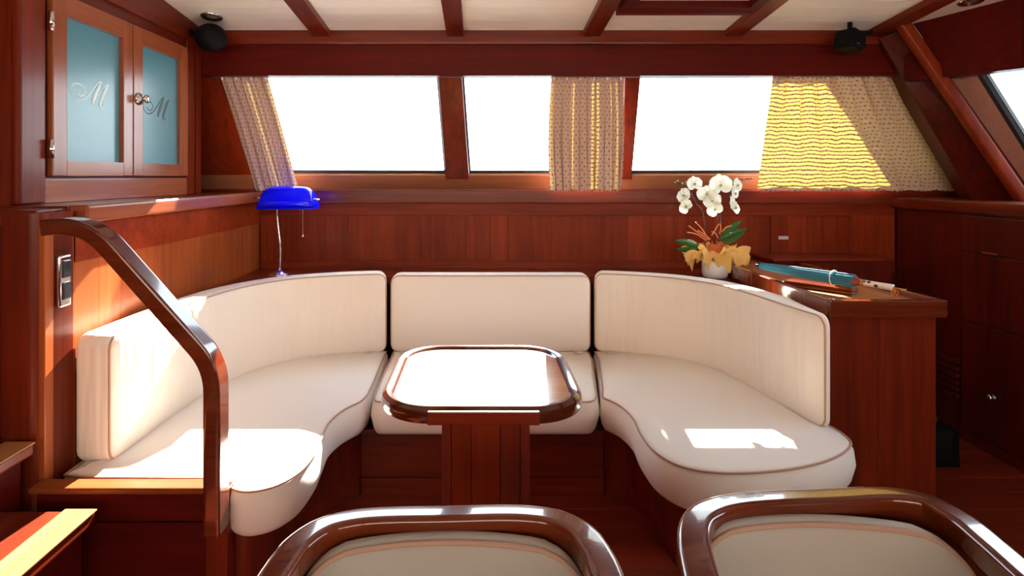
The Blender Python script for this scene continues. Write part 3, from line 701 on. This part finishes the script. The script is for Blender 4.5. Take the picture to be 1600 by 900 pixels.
# ================================================================== PARASOL
A_ = Vector((1.285, 2.67, .925)); E_ = Vector((1.515, 2.085, .905))
E_ = PX(1416, 453, 2.16); A_ = PX(1181, 414, 2.72)
pa = thing('paper_parasol', 'closed turquoise paper parasol with spotted white handle lying across the counter', 'parasol', tuple(A_))
def along(t): return A_.lerp(E_, t)
def seg(t0, t1, r0, r1, n=16, k=6): return tube(bm_(), [along(t0+(t1-t0)*i/k) for i in range(k+1)], 1, n, scales=[r0+(r1-r0)*i/k for i in range(k+1)])
obj('tip', seg(0, .045, .004, .010), BLACK, pa, True)
bm = bm_(); ax = (E_-A_).normalized(); u = ax.orthogonal().normalized(); s_ = ax.cross(u); rings = []
for i in range(9):
    t = .04+(.665)*i/8; R_ = .0155+.0125*(i/8)**.8; ring = []
    for j in range(44):
        a = 2*math.pi*j/44; rr = R_*(1 if j % 2 else .90); ring.append(bm.verts.new(along(t)+(u*math.cos(a)+s_*math.sin(a))*rr))
    rings.append(ring)
for P_, Q_ in zip(rings, rings[1:]):
    for j in range(44): bm.faces.new((P_[j], P_[(j+1) % 44], Q_[(j+1) % 44], Q_[j]))
bm.faces.new(rings[0]); bm.faces.new(rings[-1]); obj('canopy', bm, TURQ, pa)
obj('retaining_ring', tube(bm_(), [along(.575)+(u*math.cos(a*math.pi/12)+s_*math.sin(a*math.pi/12))*.0305 for a in range(24)], .0025, 6, closed=True), plain('pale_thread', (.75, .65, .68), .6), pa, True)
obj('ribs', seg(.70, .745, .022, .010, 12), plain('red_wood', (.25, .05, .025), .5), pa, True)
obj('collar', seg(.745, .765, .011, .011), BRASS, pa, True)
obj('handle', seg(.765, .93, .0115, .0125), SPOTW, pa, True)
obj('rod', seg(.93, 1.0, .003, .003), BRASS, pa, True)
bm = bm_()
for i in range(10):
    a = along(.93); tube(bm, [a, a+Vector((random.uniform(-.01, .012), random.uniform(-.01, .01), -.012)), a+Vector((random.uniform(-.012, .018), random.uniform(-.01, .01), -.03))], .0022, 5)
obj('tassel', bm, TASS, pa)

# ================================================================== LAMP
lc = PX(437, 425, 3.15)
lp = thing('desk_lamp', "banker's lamp with cobalt blue glass shade and chrome stem in the left corner", 'lamp', (lc.x, 3.15, .795))
obj('base', lathe(bm_(), [(.06, .796), (.062, .804), (.05, .812), (.012, .822), (.008, .835), (.005, .84)], (lc.x, 3.15, 0), 24), CHROME, lp, True)
st_ = spline([PX(437, 422, 3.15), PX(438, 400, 3.15), PX(438, 385, 3.15), PX(436, 368, 3.15), PX(434, 350, 3.15), PX(433, 335, 3.15), PX(433, 318, 3.15)], 6)
obj('stem', tube(bm_(), st_, .0062, 10), CHROME, lp, True)
# shade: half-barrel open below, rounded ends
bm = bm_(); c0 = PX(451, 325, 3.13); hw, hh, dp = .150, .118, .075; G = []
nu, nv = 28, 14
for i in range(nu+1):
    u_ = -1+2*i/nu; row = []
    w_ = (1-abs(u_)**5)**.5 if abs(u_) < 1 else 0.0
    w_ = .42+.58*(1-abs(u_)**6)**.5 if abs(u_) < 1 else .42
    for j in range(nv+1):
        a = math.pi*j/nv; flare = 1.0
        row.append(bm.verts.new((c0.x+u_*hw*(.93+.07*(1-math.sin(a))), c0.y-math.cos(a)*dp*(.75+.25*w_), c0.z+math.sin(a)**.75*hh*w_)))
    G.append(row)
for i in range(nu):
    for j in range(nv): bm.faces.new((G[i][j], G[i+1][j], G[i+1][j+1], G[i][j+1]))
bm.faces.new(G[0]); bm.faces.new(G[-1])
shd = obj('shade', bm, BLUEG, lp, True); md = shd.modifiers.new('th', 'SOLIDIFY'); md.thickness = .003
obj('rim_band', tube(bm_(), [(c0.x-hw, c0.y-dp, c0.z), (c0.x+hw, c0.y-dp, c0.z), (c0.x+hw, c0.y+dp, c0.z), (c0.x-hw, c0.y+dp, c0.z)], .004, 6, closed=True), BLUEG, lp)
obj('finial', tube(bm_(), [PX(395, 309, 3.13), PX(410, 310, 3.13)], .005, 8, scales=[.6, 1]), BRASS, lp, True)
obj('finial', tube(bm_(), [PX(491, 312, 3.13), PX(499, 312, 3.13)], .006, 8, scales=[1, .7]), CHROME, lp, True)
obj('pull_chain', tube(bm_(), [PX(473, 322, 3.13), PX(473, 368, 3.13)], .0022, 6), CHROME, lp)
bm = bm_(); bmesh.ops.create_uvsphere(bm, u_segments=10, v_segments=8, radius=.008, matrix=Matrix.Translation(PX(473, 369, 3.13))); obj('chain_ball', bm, CHROME, lp, True)

# ================================================================== ORCHID
OD = 3.10
pc = PX(1117, 424, OD)
orx = thing('potted_orchid', 'white orchid in a white porcelain pot wrapped with orange gauze on the shelf', 'plant', (pc.x, OD, .795))
obj('pot', lathe(bm_(), [(.056, .796), (.064, .80), (.068, .82), (.068, .875), (.066, .89), (.060, .888), (.058, .86), (.02, .858)], (pc.x, OD, 0), 28), PORC, orx, True)
# ruffled gauze collar
bm = bm_(); NA, NR = 220, 14; G = []
for i in range(NA):
    a = 2*math.pi*i/NA; row = []
    for j in range(NR+1):
        t = j/NR; wv = math.sin(a*5+1.1)*.4+math.sin(a*13+.6)*.45+math.sin(a*29)*.35*t
        r_ = .056+t*(.105+.028*math.sin(a*5+2.0)+.014*math.sin(a*11)+.008*math.sin(a*31))
        z_ = .888+.062*math.sin(t*2.6)+t*t*.055*wv-.028*t*t
        row.append(bm.verts.new((pc.x+r_*math.cos(a+.10*t*math.sin(a*7)), OD+r_*.75*math.sin(a), z_)))
    G.append(row)
for i in range(NA):
    for j in range(NR): bm.faces.new((G[i][j], G[(i+1) % NA][j], G[(i+1) % NA][j+1], G[i][j+1]))
obj('gauze_wrap', bm, NET, orx, True)
bm = bm_(); G = []
for i in range(NA):
    a = 2*math.pi*i/NA; row = []
    for j in range(NR+1):
        t = j/NR; wv = math.sin(a*4+.3)*.5+math.sin(a*11)*.3
        r_ = .045+t*(.055+.015*math.sin(a*6)); z_ = .893+.06*t+t*t*.035*wv
        row.append(bm.verts.new((pc.x+.01+r_*math.cos(a), OD-.01+r_*.8*math.sin(a), z_)))
    G.append(row)
for i in range(NA):
    for j in range(NR): bm.faces.new((G[i][j], G[(i+1) % NA][j], G[(i+1) % NA][j+1], G[i][j+1]))
obj('gauze_wrap', bm, NET, orx, True)
# raffia curls
bm = bm_()
for i in range(170):
    a = random.uniform(0, 6.28); r0 = random.uniform(.0, .07); b0 = Vector((pc.x+r0*math.cos(a), OD+r0*.7*math.sin(a), .92+random.uniform(0, .03)))
    d_ = Vector((random.uniform(-1, 1), random.uniform(-.6, .6), random.uniform(.0, .9)))*.03
    tube(bm, spline([b0, b0+d_, b0+d_*1.6+Vector((random.uniform(-.02, .02), 0, random.uniform(-.02, .01))), b0+d_*1.2+Vector((random.uniform(-.02, .02), 0, -.02))], 3), .0017, 4)
o = obj('raffia', bm, RAFF, orx); o['kind'] = 'stuff'
for q in ([(1108, 375), (1090, 363), (1076, 353)], [(1106, 372), (1097, 358), (1087, 347)], [(1104, 376), (1088, 366), (1074, 363)], [(1112, 368), (1118, 358), (1123, 350)], [(1124, 366), (1126, 356), (1125, 349)], [(1128, 362), (1135, 355), (1143, 353)], [(1110, 374), (1100, 366), (1090, 360)], [(1122, 372), (1117, 364), (1112, 362)]):
    obj('raffia_strand', tube(bm_(), spline([PX(a, b, OD-.03) for a, b in q], 4), .0032, 5), RAFF, orx)
def leaf(p0, p1, wd, bend):
    bm = bm_(); p0, p1 = Vector(p0), Vector(p1); L_ = p1-p0; sd = L_.cross(Vector((0, 1, .3))).normalized(); G = []
    for i in range(11):
        t = i/10; w_ = wd*math.sin(math.pi*(.06+.94*t)**.8)**.7 if t < 1 else .001; c = p0+L_*t+Vector((0, 0, bend*math.sin(math.pi*t)))
        G.append([bm.verts.new(c+sd*w_*k+Vector((0, -.008*(1-abs(k)), 0))) for k in (-1, -.5, 0, .5, 1)])
    for P_, Q_ in zip(G, G[1:]):
        for j in range(4): bm.faces.new((P_[j], P_[j+1], Q_[j+1], Q_[j]))
    return obj('leaf', bm, LEAF, orx, True)
leaf(PX(1095, 388, OD), PX(1054, 376, OD+.02), .022, .01); leaf(PX(1092, 392, OD), PX(1056, 389, OD-.02), .018, .0)
leaf(PX(1128, 374, OD), PX(1158, 344, OD+.03), .028, 0); leaf(PX(1132, 378, OD), PX(1167, 357, OD), .030, 0); leaf(PX(1125, 376, OD), PX(1150, 362, OD-.03), .022, 0)
for q in ([(1102, 385), (1101, 360), (1097, 330), (1088, 318), (1078, 300), (1070, 290), (1056, 284)], [(1126, 385), (1126, 350), (1124, 320), (1120, 300), (1124, 285), (1133, 281), (1160, 280), (1176, 279)], [(1120, 385), (1120, 350), (1122, 330), (1118, 310), (1110, 296), (1100, 290)]):
    obj('stem', tube(bm_(), spline([PX(a, b, OD) for a, b in q], 5), .0036, 6), STEM, orx, True)
def flower(cx_, cy_, s, rot, tilt, dy=-.04):
    s *= 1.22
    c = PX(cx_, cy_, OD+dy); n_ = Vector((math.sin(tilt), -math.cos(tilt), .12)).normalized(); ux = Vector((0, 0, 1)).cross(n_).normalized(); uy = n_.cross(ux)
    root = obj('flower', lathe(bm_(), [(.001, 0), (.006, .003), (.007, .01), (.003, .018)], (0, 0, 0), 8), plain('x', (.9, .8, .3), .5) if False else BUD, None)
    me = root.data
    q = n_.to_track_quat('Z', 'Y')
    for v in me.vertices: v.co = q @ v.co + c - ORG[orx.name]
    root.parent = orx; ORG[root.name] = ORG[orx.name]
    for k, (ang, ln, wd) in enumerate(((90, 1, .55), (210, .95, .5), (330, .95, .5), (15, 1.05, .85), (165, 1.05, .85))):
        a = math.radians(ang)+rot; d_ = ux*math.cos(a)+uy*math.sin(a); e_ = ux*-math.sin(a)+uy*math.cos(a); bm = bm_(); G = []
        for i in range(8):
            t = i/7; w_ = s*wd*.82*(math.sin(math.pi*(.05+.93*t)))**.6
            cc = c+d_*s*ln*t+n_*(.012*math.sin(t*2.2)+(.004 if k > 2 else 0))
            G.append([bm.verts.new(cc+e_*w_*m+n_*(-.006*m*m)) for m in (-1, -.5, 0, .5, 1)])
        for P_, Q_ in zip(G, G[1:]):
            for j in range(4): bm.faces.new((P_[j], P_[j+1], Q_[j+1], Q_[j]))
        obj('petal', bm, PETAL, root, True)
for f_ in ((1084, 288, .036, .1, .2), (1070, 306, .036, .5, -1.1), (1073, 323, .032, .9, -.9), (1104, 304, .040, 0, -.3), (1125, 290, .052, .1, .1), (1112, 314, .040, .3, 0), (1117, 328, .034, .6, -.2), (1146, 303, .036, .2, .8), (1142, 318, .034, .2, .9), (1150, 290, .034, -.2, .7), (1147, 325, .030, -.5, .7)): flower(*f_)
bm_b = [(1059, 283, .006), (1066, 287, .007), (1055, 285, .005), (1162, 281, .008), (1170, 280, .006), (1176, 279, .005), (1146, 283, .010), (1072, 285, .006)]
for a, b, r_ in bm_b:
    bm = bm_(); bmesh.ops.create_uvsphere(bm, u_segments=8, v_segments=6, radius=r_, matrix=Matrix.Translation(PX(a, b, OD))); obj('bud', bm, BUD, orx, True)

# ================================================================== CURTAINS
def curtain(lab, tl, tr, bl, br, nf, amp, seed, bulge=0, yb=3.36, mat=None):
    rnd = random.Random(seed); W = 160; H = 40; bm = bm_(); uvl = bm.loops.layers.uv.new('UVMap')
    t = thing('curtain', lab, 'curtain', ((tl+tr)/2, 3.2, 1.9)); G = []; ph = [rnd.uniform(0, 6.28) for _ in range(4)]
    fl_ = lambda u: math.sin(u*nf*6.283+ph[0]+.9*math.sin(u*nf*1.7+ph[1]))*.6+math.sin(u*nf*2.3*6.283+ph[2])*.25+math.sin(u*nf*.43*6.283+ph[3])*.35
    wm = abs(br-bl)*(2.2 if mat else 1.2)
    for i in range(W+1):
        u = i/W; row = []
        for j in range(H+1):
            v = j/H; vv = v
            x = (tl+(tr-tl)*u)*(1-v)+(bl+(br-bl)*u)*v
            x += bulge*math.sin(math.pi*v)*(1 if u < .5 else 1)*(1-2*u)
            a = amp*(.75+.35*math.sin(v*3+ph[1]))*(1 if .03 < v < .98 else .8)
            y_ = 3.235+(yb-3.235)*v+a*fl_(u+.01*math.sin(v*5+ph[2]))-a
            z_ = 1.895-(1.895-1.259)*v - (.008*abs(math.sin(u*nf*3.14)) if j == H else 0)
            row.append(bm.verts.new((x+a*.5*math.cos(u*nf*6.283+ph[0]), y_, z_)))
        G.append(row)
    for i in range(W):
        for j in range(H):
            f = bm.faces.new((G[i][j], G[i+1][j], G[i+1][j+1], G[i][j+1]))
            for l, (a, b) in zip(f.loops, ((i, j), (i+1, j), (i+1, j+1), (i, j+1))): l[uvl].uv = (a/W*wm, b/H*.66)
    obj('cloth', bm, mat or CURT, t, True)
    n = max(3, int(abs(tr-tl)/.07))
    for k in range(n+1):
        x = tl+.01+(tr-tl-.02)*k/n; obj('hook', B(x-.004, x+.004, 3.222, 3.230, 1.878, 1.90, bev=.001), GEL, t)
    return t
curtain('narrow patterned cream curtain gathered at the left end of the windows', -1.455, -1.190, -1.305, -1.055, 5, .016, 3, mat=CURTD)
curtain('patterned cream curtain gathered in the middle between the second and third window', .402, .800, .410, .822, 9, .017, 5, bulge=-.012, mat=CURTD)
curtain('wide patterned curtain with yellow sunlight across the right window', 1.64, 2.33, 1.615, 2.80, 8, .024, 9)
struct('trim_%d' % tn, tube(bm_(), [(-1.5, 3.226, 1.896), (2.34, 3.226, 1.896)], .004, 6), GEL); tn += 1

# ================================================================== SPEAKERS, DOWNLIGHTS
s1 = thing('speaker', 'rounded black loudspeaker under the ceiling in the left corner', 'speaker', tuple(PX(328, 60, 3.0)), 'black ceiling speakers')
c = PX(330, 59, 3.0); bm = bm_(); bmesh.ops.create_uvsphere(bm, u_segments=20, v_segments=14, radius=1, matrix=Matrix.Translation(c) @ Matrix.Rotation(.3, 4, 'Z') @ Matrix.Diagonal((.08, .09, .072, 1))); obj('housing', bm, BLACK, s1, True)
obj('bracket', tube(bm_(), [c+Vector((-.11, .0, .03)), c+Vector((-.04, .0, .01))], .018, 8), BLACK, s1, True)
s2 = thing('speaker', 'small boxy black loudspeaker under the ceiling at the right end of the header', 'speaker', tuple(PX(1328, 64, 3.0)), 'black ceiling speakers')
c = PX(1328, 64, 3.03); bm = bm_(); bmesh.ops.create_cube(bm, size=1, matrix=Matrix.Translation(c) @ Matrix.Rotation(.5, 4, 'Z') @ Matrix.Rotation(.2, 4, 'Y') @ Matrix.Diagonal((.115, .11, .10, 1))); bmesh.ops.bevel(bm, geom=bm.edges[:], offset=.012, segments=3, affect='EDGES'); obj('housing', bm, BLACK, s2, 'auto')
obj('bracket', tube(bm_(), [c+Vector((.04, 0, .03)), c+Vector((.13, .03, .055))], .014, 8), BLACK, s2, True); obj('badge', B(c.x-.02, c.x+.01, c.y-.066, c.y-.058, c.z-.03, c.z-.024, bev=0), CHROME, s2)
obj('bracket', tube(bm_(), [c+Vector((0, 0, .03)), Vector((c.x, c.y, ceil_z(c.y)))], .012, 8), BLACK, s2, True)
for (x_, y_, lab) in ((-1.37, 2.94, 'round chrome downlight in the ceiling above the left speaker'), (2.345-.0, 2.75, 'round chrome downlight in the ceiling strip at the far right')):
    t = thing('downlight', lab, 'light', (x_, y_, ceil_z(y_)), 'ceiling downlights'); z_ = ceil_z(y_)
    bm = lathe(bm_(), [(.030, 0), (.052, -.001), (.055, -.006), (.050, -.011), (.038, -.012), (.034, -.002)], (x_, y_, z_), 28); 
    for v in bm.verts: v.co.z -= .108*(v.co.y-y_)
    obj('bezel', bm, CHROME, t, True)
    bm = lathe(bm_(), [(.001, -.004), (.02, -.008), (.033, -.004)], (x_, y_, z_), 20)
    for v in bm.verts: v.co.z -= .108*(v.co.y-y_)
    obj('bulb', bm, plain('dim_bulb', (.35, .33, .3), .15, .4), t, True)

# ================================================================== STEPS at the lower left
stp = thing('companionway_steps', 'dark wooden steps at the lower left with sunlit nosings rising to the left', 'steps', (-1.6, 1.2, 0))
for x_, z_, ye in ((-1.067, .41, 1.60), (-1.30, .56, 1.68), (-1.56, .77, 1.68)):
    obj('tread', B(x_-.36, x_, .3, ye, z_-.032, z_, bev=.008, seg=3), WY, stp)
    obj('nosing', B(x_-.085, x_+.004, .3, ye, z_+.0005, z_+.006, bev=.002), wood('nosing_sunlit_wood', 'y', (.28, .11, .035), (.45, .2, .07), coat=.5) , stp)  # paler than the tread: part of the sunlit strip is in its colour
    obj('riser', B(x_-.06, x_-.04, .3, ye, z_-.22 if z_ > .4 else 0, z_-.032, bev=0), DARKX, stp)

# ================================================================== CHAIRS
def chair(name, outer, lab, cush_c, cush_w, rotz, zr=.75):
    """outer: plan points of the rail's outer edge, left arm -> back -> right arm"""
    c = Vector((sum(p[0] for p in outer)/len(outer), .72, 0)); t = thing(name, lab, 'chair', (c.x, .72, 0), 'barrel chairs in the foreground')
    ou = spline([Vector((p[0], p[1], zr-.022)) for p in outer], 8)
    cen = []
    for i, p in enumerate(ou):
        tg = (ou[min(len(ou)-1, i+1)]-ou[max(0, i-1)]).normalized(); nrm = Vector((tg.y, -tg.x, 0)); cen.append(p+nrm*.025)
    for p in cen:      # arms drop toward the front
        if p.y < .80: p.z -= (.80-p.y)**2*1.1
    prof = [(-.027, -.014), (-.027, .006), (-.0265, .0105), (-.024, .0145), (-.020, .0163), (-.016, .0170), (.013, .0207), (.018, .0212), (.0225, .0195), (.0258, .0155), (.0262, .011), (.025, -.014), (.019, -.026), (-.019, -.026)]
    obj('rail', sweep(bm_(), cen, prof), VARN, t, 'auto')
    # curved wooden shell below the rail
    bm = bm_(); a = [bm.verts.new((p.x, p.y, p.z-.015)) for p in cen]; b = [bm.verts.new((p.x+(c.x-p.x)*.10, p.y+(.72-p.y)*.10, .36)) for p in cen]
    for i in range(len(a)-1): bm.faces.new((a[i], a[i+1], b[i+1], b[i]))
    so_ = obj('shell', bm, WZ, t, True); md = so_.modifiers.new('th', 'SOLIDIFY'); md.thickness = .018; md.offset = 0
    # seat frame, seat cushion, legs
    def inn(p, k, dk=0): return Vector((p.x+(c.x-p.x)*k, p.y+(.72-p.y)*k))
    SP = [inn(p, .16) for p in cen]; SP = [p for p in SP]
    obj('seat_frame', extr([inn(p, .12) for p in cen], .33, .375), WX, t)
    bm, pp_ = plan_cushion([inn(p, .19) for p in cen], .45, .07, .006, .02); sc_ = obj('seat_cushion', bm, CHAIRF, t, True)
    obj('piping', tube(bm_(), pp_, .0045, 6, closed=True), PIPE2, sc_, True)
    for k in (0, len(cen)-1, len(cen)//3, 2*len(cen)//3):
        p = inn(cen[k], .10); q = Vector((p.x+(p.x-c.x)*.05, p.y+(p.y-.72)*.05, 0)); top_ = cen[k].z-.01 if k in (0, len(cen)-1) else .35
        obj('leg', tube(bm_(), [Vector((p.x, p.y, top_)), Vector((q.x, q.y, 0))], .022, 10, scales=[1, .65]), WZ, t, True)
    # back cushion: upholstered slab that follows the back
    Wc, Hc = cush_w, .30; rot = Matrix.Rotation(rotz, 3, 'Z')
    def fn(s, h, tt):
        x = s-Wc/2; yv = -.9*x*x+.02*(h-.15)*0; q = rot @ Vector((x, yv-tt-(.30-h)*.12, 0)); return Vector((cush_c[0]+q.x, cush_c[1]+q.y, zr-.020-Hc+h))
    bm, pipe = slab(Wc, Hc, .045, .085, .018, .010, fn, .025); bc = obj('back_cushion', bm, CHAIRF, t, True)
    obj('piping', tube(bm_(), pipe, .0048, 6, closed=True), PIPE2, bc, True)
    return t
chair('barrel_chair', [(-.325, .50), (-.335, .66), (-.330, .80), (-.326, .87), (-.314, .935), (-.277, .99), (-.214, 1.018), (-.057, 1.028), (.08, 1.030), (.146, 1.012), (.190, .965), (.208, .90), (.213, .82), (.218, .66), (.210, .50)],
      'wooden barrel chair with cream back cushion in the foreground left of centre', (-.058, .965), .47, 0.02, .760)
chair('barrel_chair', [(.275, .50), (.285, .66), (.294, .80), (.305, .87), (.328, .955), (.362, 1.014), (.412, 1.050), (.475, 1.070), (.64, 1.085), (.775, 1.091), (.83, 1.065), (.852, .995), (.845, .915), (.83, .82), (.815, .66), (.80, .50)],
      'wooden barrel chair with cream back cushion in the lower right foreground', (.585, 1.015), .47, -.02, .759)

# dark shoes-like bundle on the floor by the forward cabinet
bg_ = thing('floor_bag', 'small black bag on the dark floor right of the counter', 'bag', (2.1, 2.75, 0))
bm = bm_(); bmesh.ops.create_cube(bm, size=1, matrix=Matrix.Translation((2.13, 2.75, .085)) @ Matrix.Diagonal((.16, .2, .17, 1))); bmesh.ops.subdivide_edges(bm, edges=bm.edges[:], cuts=3, use_grid_fill=True)
for v in bm.verts:
    dz = v.co.z-.085; v.co.x = 2.13+(v.co.x-2.13)*(1-.9*max(0, dz))+random.uniform(-.006, .006); v.co.y += random.uniform(-.006, .006)
obj('body', bm, BLACK, bg_, True); obj('strap', tube(bm_(), spline([(2.08, 2.70, .16), (2.09, 2.72, .22), (2.15, 2.74, .23), (2.18, 2.75, .165)], 5), .006, 6), plain('green_strap', (.06, .12, .04), .5), bg_, True)
